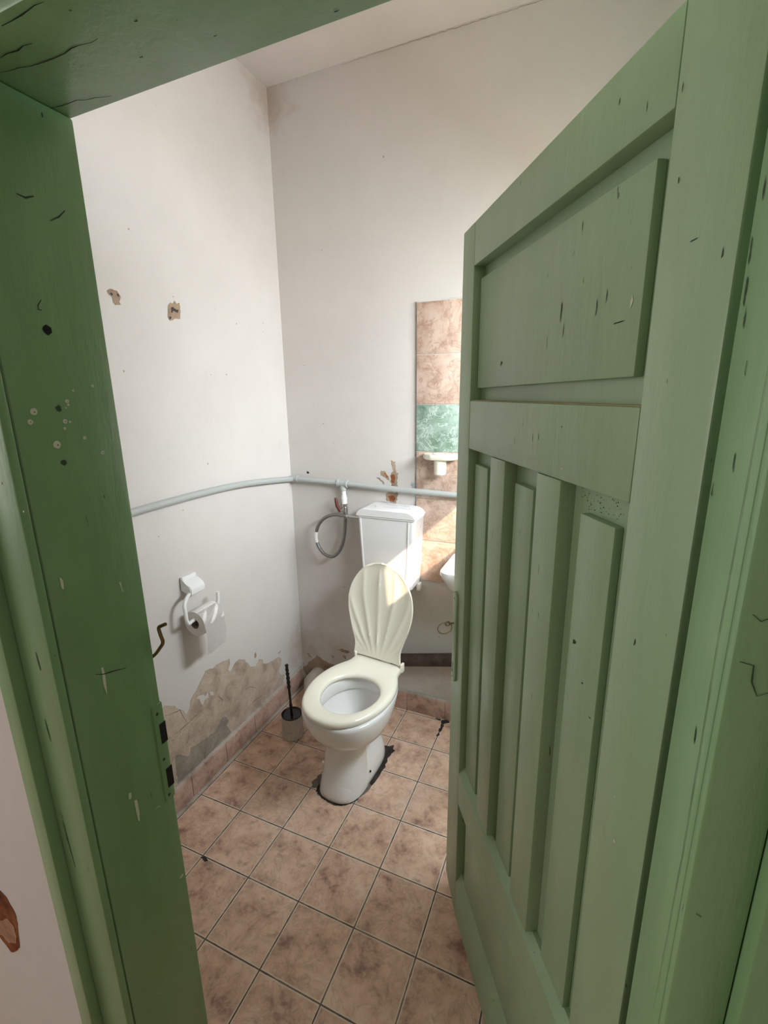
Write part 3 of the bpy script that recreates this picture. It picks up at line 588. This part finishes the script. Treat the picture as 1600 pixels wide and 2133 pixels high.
# seat: a rounded ring with a flat back
half = [(.0, -.262), (.04, -.258), (.085, -.238), (.125, -.200), (.155, -.145), (.172, -.085), (.176, -.03), (.170, .025), (.155, .075), (.138, .110), (.124, .135), (.120, .160), (.118, .180), (.117, .200), (.0, .202)]
hp = [Vector((a, b, 0)) for a, b in half]
outl = smooth_path(hp[:-2], 6) + [hp[-2]]
full = [(p.x, p.y) for p in outl] + [(-p.x, p.y) for p in reversed(outl)]
C0 = Vector((0, -0.065))
def ray_outline(a):
    d = Vector((math.cos(a), math.sin(a))); best = 0
    for i in range(len(full)):
        p = Vector(full[i]) - C0; q = Vector(full[(i+1) % len(full)]) - C0; e = q-p
        den = d.x*e.y - d.y*e.x
        if abs(den) < 1e-9: continue
        t = (p.x*e.y - p.y*e.x)/den; s = (p.x*d.y - p.y*d.x)/den
        if t > 0 and -1e-6 <= s <= 1+1e-6: best = max(best, t)
    return best
NA = 96; rings = [[] for _ in range(11)]
for k in range(NA):
    a = 2*math.pi*k/NA; ro = ray_outline(a); d = Vector((math.cos(a), math.sin(a)))
    ri = 1/math.sqrt((d.x/0.115)**2 + (d.y/(0.137 if d.y < 0 else 0.114))**2)
    prof = [(ro-.004, .401), (ro, .406), (ro, .416), (ro-.004, .423), (ro-.011, .4265), ((ro*0.6+ri*0.4), .428), (ri+.012, .425), (ri+.004, .420), (ri, .412), (ri+.002, .404), (ri+.008, .401)]
    for j, (rr, z) in enumerate(prof): q = C0 + d*rr + Vector((0.011, 0.012))*(0, 0, 0, 0, 0.1, 0.5, 1, 1, 1, 1, 1)[j]; rings[j].append((q.x, q.y, z))
bm = bmesh.new(); loft(bm, rings + [rings[0]], False, False); bmesh.ops.remove_doubles(bm, verts=bm.verts[:], dist=1e-5)
SEATROT = Matrix.Translation((0.015, 0, 0)) @ Matrix.Rotation(R(-3.5), 4, 'Z')
bm.transform(SEATROT)
link('seat', bm, M_SEAT, toilet, smooth=60)
# lid: shell with fan flutes
wk = [(0, .121), (.025, .117), (.06, .117), (.10, .129), (.15, .146), (.20, .158), (.245, .1625), (.29, .158), (.33, .146), (.37, .124), (.40, .098), (.42, .070), (.433, .036), (.4385, 0.0)]
wk = [Vector((w, v, 0)) for v, w in wk]; wp = smooth_path(wk, 5)
bm = bmesh.new(); grid = []; NC = 64
for p in wp:
    row = []
    for i in range(NC+1):
        uu = -1 + 2*i/NC; s = uu*max(p.x, 0.0004); v = p.y
        rim = max(abs(uu)**6, (max(v-0.40, 0)/0.0385)**2)
        fan = s/(0.012 + 0.150*min(1.0, (v+0.015)/0.30)**0.8)
        fl = abs(math.sin(fan*math.pi*2.05 + 0.35))**0.45
        fade = min(1, (1-abs(uu))/0.12)*min(1, v/0.10)*min(1, max(0, (0.43-v))/0.06)
        row.append(bm.verts.new((s, -0.006*min(rim, 1) - 0.0062*(1-fl)*fade + 0.006*(1-uu*uu)*math.sin(math.pi*min(v/0.44, 1)), v)))
    grid.append(row)
for a, b in zip(grid, grid[1:]):
    for i in range(NC): bm.faces.new((a[i], a[i+1], b[i+1], b[i]))
bmesh.ops.remove_doubles(bm, verts=bm.verts[:], dist=0.0006)
bmesh.ops.recalc_face_normals(bm, faces=bm.faces[:])
geo = bmesh.ops.solidify(bm, geom=bm.faces[:], thickness=0.009)
bm.transform(Matrix.Translation((0.004, 0.192, 0.434)) @ SEATROT @ Matrix.Rotation(R(-8), 4, 'X'))
lid = link('lid', bm, M_SEAT, toilet, smooth=50); lid['label'] = 'raised cream lid with shell flutes'
for sx in (-1, 1):
    bm = bmesh.new(); box(bm, sx*0.118-0.006, sx*0.118+0.006, 0.174, 0.201, 0.404, 0.446, 0.005, seg=3); bm.transform(SEATROT)
    link('hinge', bm, M_SEAT, toilet)
bm = bmesh.new(); lathe(bm, [(0.0001, 0.004), (0.0045, 0.003), (0.0052, 0.0)], n=16)
bm.transform(Matrix.Translation(W2L((0.416, -0.075, 0.052))) @ Matrix.Rotation(R(80), 4, 'Y')); c = link('bolt_hole', bm, M_BLACK, toilet)
bm = bmesh.new(); lathe(bm, [(0.0001, 0.010), (0.005, 0.008), (0.0065, 0.0), (0.0065, -0.03)], n=16)
bm.transform(Matrix.Translation(W2L((0.213, -0.110, 0.055))) @ Matrix.Rotation(R(-80), 4, 'Y')); c = link('bolt_cap', bm, M_PLASTIC, toilet)

# ------------------------------------------------------------------ cistern
CO = Vector((0.341, 0.425, 0.71))
cist = thing('cistern', 'white plastic cistern on the back wall above the toilet', 'cistern', CO)
def rrect(x0, x1, y0, y1, z, rr, n=6):
    out = []
    for cx, cy, a0 in ((x1-rr, y1-rr, 0), (x0+rr, y1-rr, 90), (x0+rr, y0+rr, 180), (x1-rr, y0+rr, 270)):
        for k in range(n+1):
            a = R(a0+90*k/n); out.append((cx+rr*math.cos(a), cy+rr*math.sin(a), z))
    return out
def cl(rg): return [(x-CO.x, y-CO.y, z-CO.z) for x, y, z in rg]
bm = bmesh.new()
loft(bm, [cl(rrect(.222+d, .464-d, .302+d, .430, z, .016)) for z, d in ((.712, .008), (.718, .001), (.724, 0))] + [cl(rrect(.216, .474, .297, .430, .85, .016)), cl(rrect(.208, .482, .291, .430, 1.042, .016)), cl(rrect(.204, .4855, .287, .430, 1.046, .016)), cl(rrect(.204, .4855, .287, .430, 1.052, .016))])
for xa, xb in (((.222+.008, .216+.010, .208+.012), (.222+.013, .216+.015, .208+.017)), ((.464-.030, .474-.030, .482-.030), (.464-.025, .474-.025, .482-.025))):
    loft(bm, [cl([(a, y-0.003, z), (b, y-0.003, z), (b, y+0.006, z), (a, y+0.006, z)]) for a, b, y, z in zip(xa, xb, (.302, .297, .291), (.726, .85, 1.04))])
link('tank', bm, M_CISTERN, cist, smooth=40)
prof = [(.202, 1.0535), (.4875, 1.0535), (.4875, 1.0565), (.4835, 1.064), (.474, 1.074), (.461, 1.081), (.446, 1.0845), (.244, 1.0865), (.230, 1.084), (.217, 1.078), (.207, 1.068), (.202, 1.0575)]
bm = bmesh.new(); loft(bm, [cl([(x + ((.345-x)*d), y, z - (z-1.0535)*d*4) for x, z in prof]) for y, d in ((.2845, .016), (.2855, .006), (.290, 0.0), (.430, 0.0))])
for pts in ([(.27, .40), (.30, .41), (.33, .39), (.37, .405), (.42, .40)], [(.31, .36), (.34, .345), (.40, .35), (.44, .34), (.43, .37)], [(.25, .33), (.26, .36), (.28, .34), (.275, .31)], [(.36, .42), (.40, .415), (.45, .42)], [(.39, .38), (.395, .40), (.41, .385), (.42, .40)]):
    q = smooth_path([(a, b, 0) for a, b in pts], 5)
    streak(bm, [(p.x, p.y) for p in q], lambda a, b: (a-CO.x, b-CO.y, 1.0868-CO.z+(0.0001 if a < .3 else -0.0014*max(0, (a-.3)/.15))), 1, 0.0011)
link('tank_lid', bm, [M_CISTERN, M_PEN], cist, smooth=30)
bm = bmesh.new(); lathe(bm, [(0.0001, 0.0012), (0.008, 0.0012), (0.009, 0.0)], n=20)
for v in bm.verts: v.co = Vector((.4795-CO.x+v.co.z+0.0005, .377-CO.y+v.co.x*0.8, 1.006-CO.z+v.co.y*1.25))
link('overflow_plug', bm, mat('plug_grey', (0.5, 0.48, 0.46), 0.4), cist)
bm = bmesh.new(); box(bm, .455-CO.x, .472-CO.x, .395-CO.y, .426-CO.y, -.030, .004, .002); link('bracket', bm, M_CREAM, cist)
bm = bmesh.new(); tube(bm, smooth_path([(0, -.065, .01), (0, -.065, -.15), (0, -.070, -.30), (0, -.10, -.36), (0, -.165, -.365)], 6), 0.021, 18); link('flush_pipe', bm, M_PLASTIC, cist)

# ------------------------------------------------------------------ water pipe with valve
pipe = thing('water_pipe', 'grey painted water pipe running round the corner above the toilet', 'pipe', (-0.208, 0.408, 1.18))
PO = Vector((-0.208, 0.408, 1.18))
def pp(name, bm, m, label=None, par=None, **k):
    bm.transform(Matrix.Translation(-PO)); o = link(name, bm, m, par or pipe, **k)
    if label: o['label'] = label
    return o
YP = 0.409
bm = bmesh.new(); tube(bm, smooth_path([(-0.209, 0.392, 1.1775), (-0.209, 0.22, 1.198), (-0.209, 0.02, 1.217), (-0.209, -0.18, 1.224), (-0.209, -0.40, 1.224), (-0.209, -0.70, 1.219), (-0.209, -1.003, 1.216)], 8), 0.0135, 16); pp('pipe_run', bm, M_PIPE)
bm = bmesh.new(); tube(bm, [(-0.193, YP, 1.1765), (0.06, YP, 1.169)], 0.013, 16); tube(bm, [(0.09, YP, 1.168), (0.35, YP, 1.159), (0.60, YP, 1.151), (0.847, YP, 1.146)], 0.013, 16); pp('pipe_run', bm, M_PIPE)
bm = bmesh.new(); tube(bm, smooth_path([(-0.209, 0.388, 1.178), (-0.209, 0.401, 1.178), (-0.202, 0.409, 1.178), (-0.187, YP, 1.1775)], 5), 0.0155, 16)
tube(bm, [(-0.190, YP, 1.1772), (-0.176, YP, 1.1768)], 0.0165, 16); pp('elbow', bm, M_PIPE)
bm = bmesh.new(); tube(bm, [(0.048, YP, 1.1695), (0.058, YP, 1.1692), (0.0585, YP, 1.1692), (0.092, YP, 1.1678), (0.0925, YP, 1.1678), (0.102, YP, 1.1675)], [.0185,.0185,.0168,.0168,.0185,.0185], 16)
tube(bm, [(0.077, YP, 1.168), (0.077, YP, 1.139), (0.077, YP, 1.1385), (0.077, YP, 1.133)], [.0150, .0150, .0135, .0130], 16); pp('tee', bm, M_PIPE)
bm = bmesh.new(); tube(bm, [(0.078, YP, 1.136), (0.079, YP, 1.112), (0.079, YP, 1.1115), (0.079, YP, 1.100)], [.0105, .0105, .0125, .0125], 16)
tube(bm, [(0.079, YP, 1.100), (0.079, YP, 1.092), (0.079, YP, 1.0915), (0.080, YP, 1.070)], [.0150, .0150, .0140, .0140], 18); pp('coupling', bm, M_PLASTIC, 'white plastic coupling')
bm = bmesh.new(); tube(bm, [(0.080, YP, 1.070), (0.080, YP, 1.0605), (0.081, YP, 1.060), (0.081, YP, 1.052), (0.081, YP, 1.0515), (0.082, YP, 1.030), (0.083, YP, 1.029), (0.084, YP, 1.012)], [.0165, .0165, .0125, .0125, .0160, .0160, .0130, .0130], 12)
tube(bm, [(0.082, YP, 1.040), (0.064, YP-0.012, 1.036)], 0.006, 10); v_ = pp('valve', bm, M_CHROME, 'worn metal stop valve')
bm = bmesh.new(); P_ = [(0.064, YP-0.014, 1.030), (0.057, YP-0.016, 1.046), (0.049, YP-0.019, 1.062), (0.046, YP-0.020, 1.085), (0.043, YP-0.020, 1.100)]
tube(bm, P_, [.0060, .0085, .0085, .0075, .0055], 12); pp('lever', bm, M_RED, 'dark red valve lever', v_)
# braided hose
hose = thing('water_hose', 'looped braided hose from the stop valve to the cistern', 'hose', (0.083, YP, 1.0))
HO = Vector((0.083, YP, 1.0))
hp_ = [(0.0845, YP-0.004, 1.010), (0.0865, YP-0.010, 0.985), (0.0865, YP-0.018, 0.94), (0.080, YP-0.026, 0.885), (0.062, YP-0.032, 0.838), (0.035, YP-0.036, 0.808), (0.004, YP-0.038, 0.802), (-0.030, YP-0.038, 0.816), (-0.058, YP-0.036, 0.852), (-0.068, YP-0.034, 0.898), (-0.057, YP-0.034, 0.945), (-0.030, YP-0.034, 0.984), (0.005, YP-0.034, 1.008), (0.045, YP-0.034, 1.019), (0.085, YP-0.036, 1.019), (0.112, YP-0.038, 1.018)]
hs = smooth_path(hp_, 6)
bm = bmesh.new(); tube(bm, hs, 0.0082, 14); bm.transform(Matrix.Translation(-HO)); link('braid', bm, M_BRAID, hose)
i0 = 10*6 - 6; bm = bmesh.new(); tube(bm, hs[i0-4:i0+4], 0.0086, 14); bm.transform(Matrix.Translation(-HO)); o = link('paper_band', bm, M_PLASTIC, hose); o['label'] = 'white printed band'
bm = bmesh.new(); tube(bm, [(0.110, YP-0.038, 1.018), (0.122, YP-0.038, 1.018), (0.1225, YP-0.038, 1.018), (0.206, YP-0.038, 1.016)], [.0085, .0085, .0068, .0068], 12); bm.transform(Matrix.Translation(-HO)); link('nut', bm, M_CHROME, hose)
bm = bmesh.new(); tube(bm, [(0.0845, YP-0.003, 1.0125), (0.0862, YP-0.006, 0.998)], .0085, 6); bm.transform(Matrix.Translation(-HO)); link('nut', bm, M_CHROME, hose)

# dark waste pipe along the back wall, from the sink
bm = bmesh.new(); tube(bm, [(0.30, 0.380, 0.288), (0.38, 0.380, 0.304), (0.64, 0.380, 0.364), (0.90, 0.380, 0.42)], 0.031, 24)
tag(link('waste_pipe', bm, M_BROWNPIPE), 'dark brown waste pipe along the back wall right of the toilet', 'pipe')
bm = bmesh.new(); tube(bm, [(-0.13, 0.431, 0.062), (-0.13, 0.36, 0.062), (-0.06, 0.25, 0.068), (0.05, 0.17, 0.085)], [.048, .048, .048, .048], 28)
tag(link('soil_pipe', bm, M_SOIL), 'beige soil pipe behind the toilet entering the corner', 'pipe')

# ------------------------------------------------------------------ sink
SO = Vector((0.86, 0.43, 0.885))
sink = thing('sink', 'white ceramic sink corner peeking out beside the green door', 'sink', SO)
def srr(x0, x1, y0, y1, z, rr): return [(x-SO.x, y-SO.y, z-SO.z) for x, y, z in rrect(x0, x1, y0, y1, z, rr, 8)]
bm = bmesh.new()
loft(bm, [srr(.76, .96, .27, .430, .70, .03), srr(.70, 1.02, .215, .430, .755, .04), srr(.655, 1.065, .172, .430, .81, .045), srr(.634, 1.086, .152, .430, .855, .045), srr(.628, 1.092, .147, .430, .872, .045), srr(.630, 1.090, .149, .430, .884, .043), srr(.636, 1.084, .155, .428, .887, .040), srr(.668, 1.052, .185, .375, .884, .05), srr(.680, 1.040, .197, .365, .870, .05), srr(.72, 1.0, .22, .35, .79, .05), srr(.80, .92, .25, .32, .765, .03)])
link('basin', bm, M_CERAMIC, sink, smooth=50)
bm = bmesh.new(); tube(bm, smooth_path([(-0.01, -.03, .001), (-0.01, -.03, .07), (-0.01, -.05, .10), (-0.01, -.09, .10), (-0.01, -.11, .08)], 6), 0.010, 14); link('tap', bm, M_CHROME, sink)

# cup holder on the tiles
ch = thing('cup_holder', 'cream plastic cup holder shelf on the pink wall tiles', 'cup holder', (0.5665, 0.421, 1.32))
bm = bmesh.new()
outl2 = [(-.074, 0), (-.080, -.030), (-.064, -.062), (-.034, -.078), (.034, -.078), (.064, -.062), (.080, -.030), (.074, 0)]
N2 = 48; inn = []; out2 = []
def ray_poly(poly, c, a):
    d = Vector((math.cos(a), math.sin(a))); best = 0
    for i in range(len(poly)):
        p = Vector(poly[i])-c; e = Vector(poly[(i+1) % len(poly)])-c-p; den = d.x*e.y-d.y*e.x
        if abs(den) < 1e-9: continue
        t = (p.x*e.y-p.y*e.x)/den; s = (p.x*d.y-p.y*d.x)/den
        if t > 0 and -1e-6 <= s <= 1+1e-6: best = max(best, t)
    return c + d*best
cc = Vector((0, -.042))
for k in range(N2):
    a = 2*math.pi*k/N2; out2.append(ray_poly(outl2, cc, a)); inn.append(cc + Vector((math.cos(a), math.sin(a)))*0.028)
def rg(pts, z, sc=1): return [(cc.x+(p.x-cc.x)*sc, cc.y+(p.y-cc.y)*sc, z) for p in pts]
rs = [rg(inn, -.012), rg(out2, -.012, .93), rg(out2, -.008), rg(out2, .008), rg(out2, .011, .97), rg(inn, .011), rg(inn, -.012)]
loft(bm, rs, False, False); bmesh.ops.remove_doubles(bm, verts=bm.verts[:], dist=1e-5); link('shelf', bm, M_CREAM, ch)
bm = bmesh.new(); lathe(bm, [(0.0001, -.078), (.022, -.078), (.0255, -.074), (.0275, .013), (.030, .0135), (.030, .0115), (.0262, .0115), (.024, -.072), (0.0001, -.074)], (0, -.042, 0), 36); link('cup', bm, M_CREAM, ch)

# ------------------------------------------------------------------ toilet paper
PH = Vector((X0, -0.305, 0.90))
ph = thing('paper_holder', 'white plastic toilet paper holder on the left wall', 'paper holder', PH)
bm = bmesh.new()   # bracket: wall plate that swells into a hood
sec = [(0.001, .024), (.012, .024), (.016, .010), (.030, .002), (.048, -.008), (.055, -.022), (.052, -.040), (.044, -.046), (.030, -.034), (.016, -.028), (.001, -.030)]
loft(bm, [[(x, y, z) for x, z in sec] for y in (-.036, .036)]); bmesh.ops.bevel(bm, geom=[e for e in bm.edges if abs(e.verts[0].co.y-e.verts[1].co.y) < 1e-6], offset=0.003, segments=2, affect='EDGES')
link('bracket', bm, M_PLASTIC, ph, smooth=40)
RX, RZ = 0.069, -0.132     # roll axis relative to the holder
bm = bmesh.new(); tube(bm, smooth_path([(.040, 0.0, -.032), (.042, -.035, -.036), (.052, -.062, -.044), (.058, -.079, -.062), (RX-.004, -.084, -.090), (RX-.001, -.086, -.115), (RX, -.078, -.131), (RX, -.060, RZ+.003), (RX, -.02, RZ+.003), (RX, .050, RZ+.003), (RX, .066, -.128), (RX+.001, .076, -.108), (RX+.001, .079, -.085), (RX+.001, .079, -.068)], 6), 0.0070, 14)
link('arm', bm, M_PLASTIC, ph)
roll = thing('toilet_roll', 'white toilet paper roll hanging on the left wall holder', 'toilet paper', (X0+RX, PH.y, PH.z+RZ-0.014))
bm = bmesh.new(); N = 48; y0, y1 = -.052, .052
prof = [(.0195, y0+.001), (.049, y0), (.0505, y0+.002), (.0505, y1-.002), (.049, y1), (.0195, y1-.001)]
loft(bm, [[(rr*math.cos(2*math.pi*k/N), y, rr*math.sin(2*math.pi*k/N)) for k in range(N)] for rr, y in prof], False, False); paper = link('paper', bm, M_PAPER, roll, smooth=50)
bm = bmesh.new(); loft(bm, [[(rr*math.cos(2*math.pi*k/N), y, rr*math.sin(2*math.pi*k/N)) for k in range(N)] for rr, y in [(.0195, y0), (.0195, y1), (.0183, y1), (.0183, y0), (.0195, y0)]], False, False); link('core', bm, M_CARD, paper, smooth=50)
bm = bmesh.new(); rows = []
path = [(.0508*math.cos(R(a)), .0508*math.sin(R(a))) for a in range(70, -1, -10)] + [(.0516, -.02), (.0524, -.045), (.0518, -.072), (.050, -.098), (.0475, -.118)]
for k, (x, z) in enumerate(path): rows.append([(x+0.0008*math.sin(j*1.1+k), y0+.001+(y1-y0-.002)*j/10, z - (0.004*math.sin(j*.6) if k == len(path)-1 else 0)) for j in range(11)])
vs = [[bm.verts.new(p) for p in rw] for rw in rows]
for a, b in zip(vs, vs[1:]):
    for j in range(10): bm.faces.new((a[j], a[j+1], b[j+1], b[j]))
bmesh.ops.solidify(bm, geom=bm.faces[:], thickness=0.0008)
o = link('hanging_sheet', bm, M_PAPER, paper); o['label'] = 'loose end of the paper hanging down'

# ------------------------------------------------------------------ toilet brush
BO = (-0.046, 0.040, 0.0)
bh = thing('brush_holder', 'marbled grey plastic brush holder on the floor left of the toilet', 'brush holder', BO)
bm = bmesh.new(); lathe(bm, [(.0001, .001), (.048, .001), (.0515, .003), (.051, .010), (.0495, .05), (.0485, .112), (.0465, .112), (.0470, .02), (.0001, .02)], n=48); link('pot', bm, M_MARBLEPL, bh)
br = thing('toilet_brush', 'black plastic toilet brush standing in its marbled holder', 'toilet brush', (BO[0], BO[1], 0.022), R(0))
bm = bmesh.new(); lathe(bm, [(.0001, .070), (.030, .071), (.0455, .084), (.0462, .0915), (.0485, .0925), (.0490, .0960), (.0462, .0975), (.040, .090), (.012, .086), (.0001, .086)], n=40); link('cap', bm, M_BRUSHBLACK, br)
bm = bmesh.new(); lathe(bm, [(.0001, 0), (.03, .002), (.038, .02), (.038, .055), (.03, .069), (.0001, .0695)], n=28); link('bristles', bm, M_BRUSHBLACK, br)
hp2 = []; rr2 = []
def hz(t, rr): hp2.append((-0.012*t, 0.004*t, 0.084 + 0.268*t)); rr2.append(rr)
for t, rr in ((0, .0062), (.12, .0052), (.17, .0052), (.18, .0078), (.21, .0082), (.235, .0060), (.30, .0052), (.52, .0062)): hz(t, rr)
for k in range(21): hz(.54 + .42*k/20, .0078 + .0014*math.sin(k*1.55))
hz(.975, .0088); hz(.99, .0080); hz(1.0, .0050)
bm = bmesh.new(); tube(bm, hp2, rr2, 16); handle = link('handle', bm, M_BRUSHBLACK, br)
bm = bmesh.new(); tube(bm, [(-.006+.008*math.cos(a), .003, .322+.010*math.sin(a)) for a in [2*math.pi*k/20 for k in range(21)]], .0009, 6, caps=False); bm.transform(Matrix.Translation((0.003, 0, 0))); link('hanging_loop', bm, M_PLASTIC, handle)
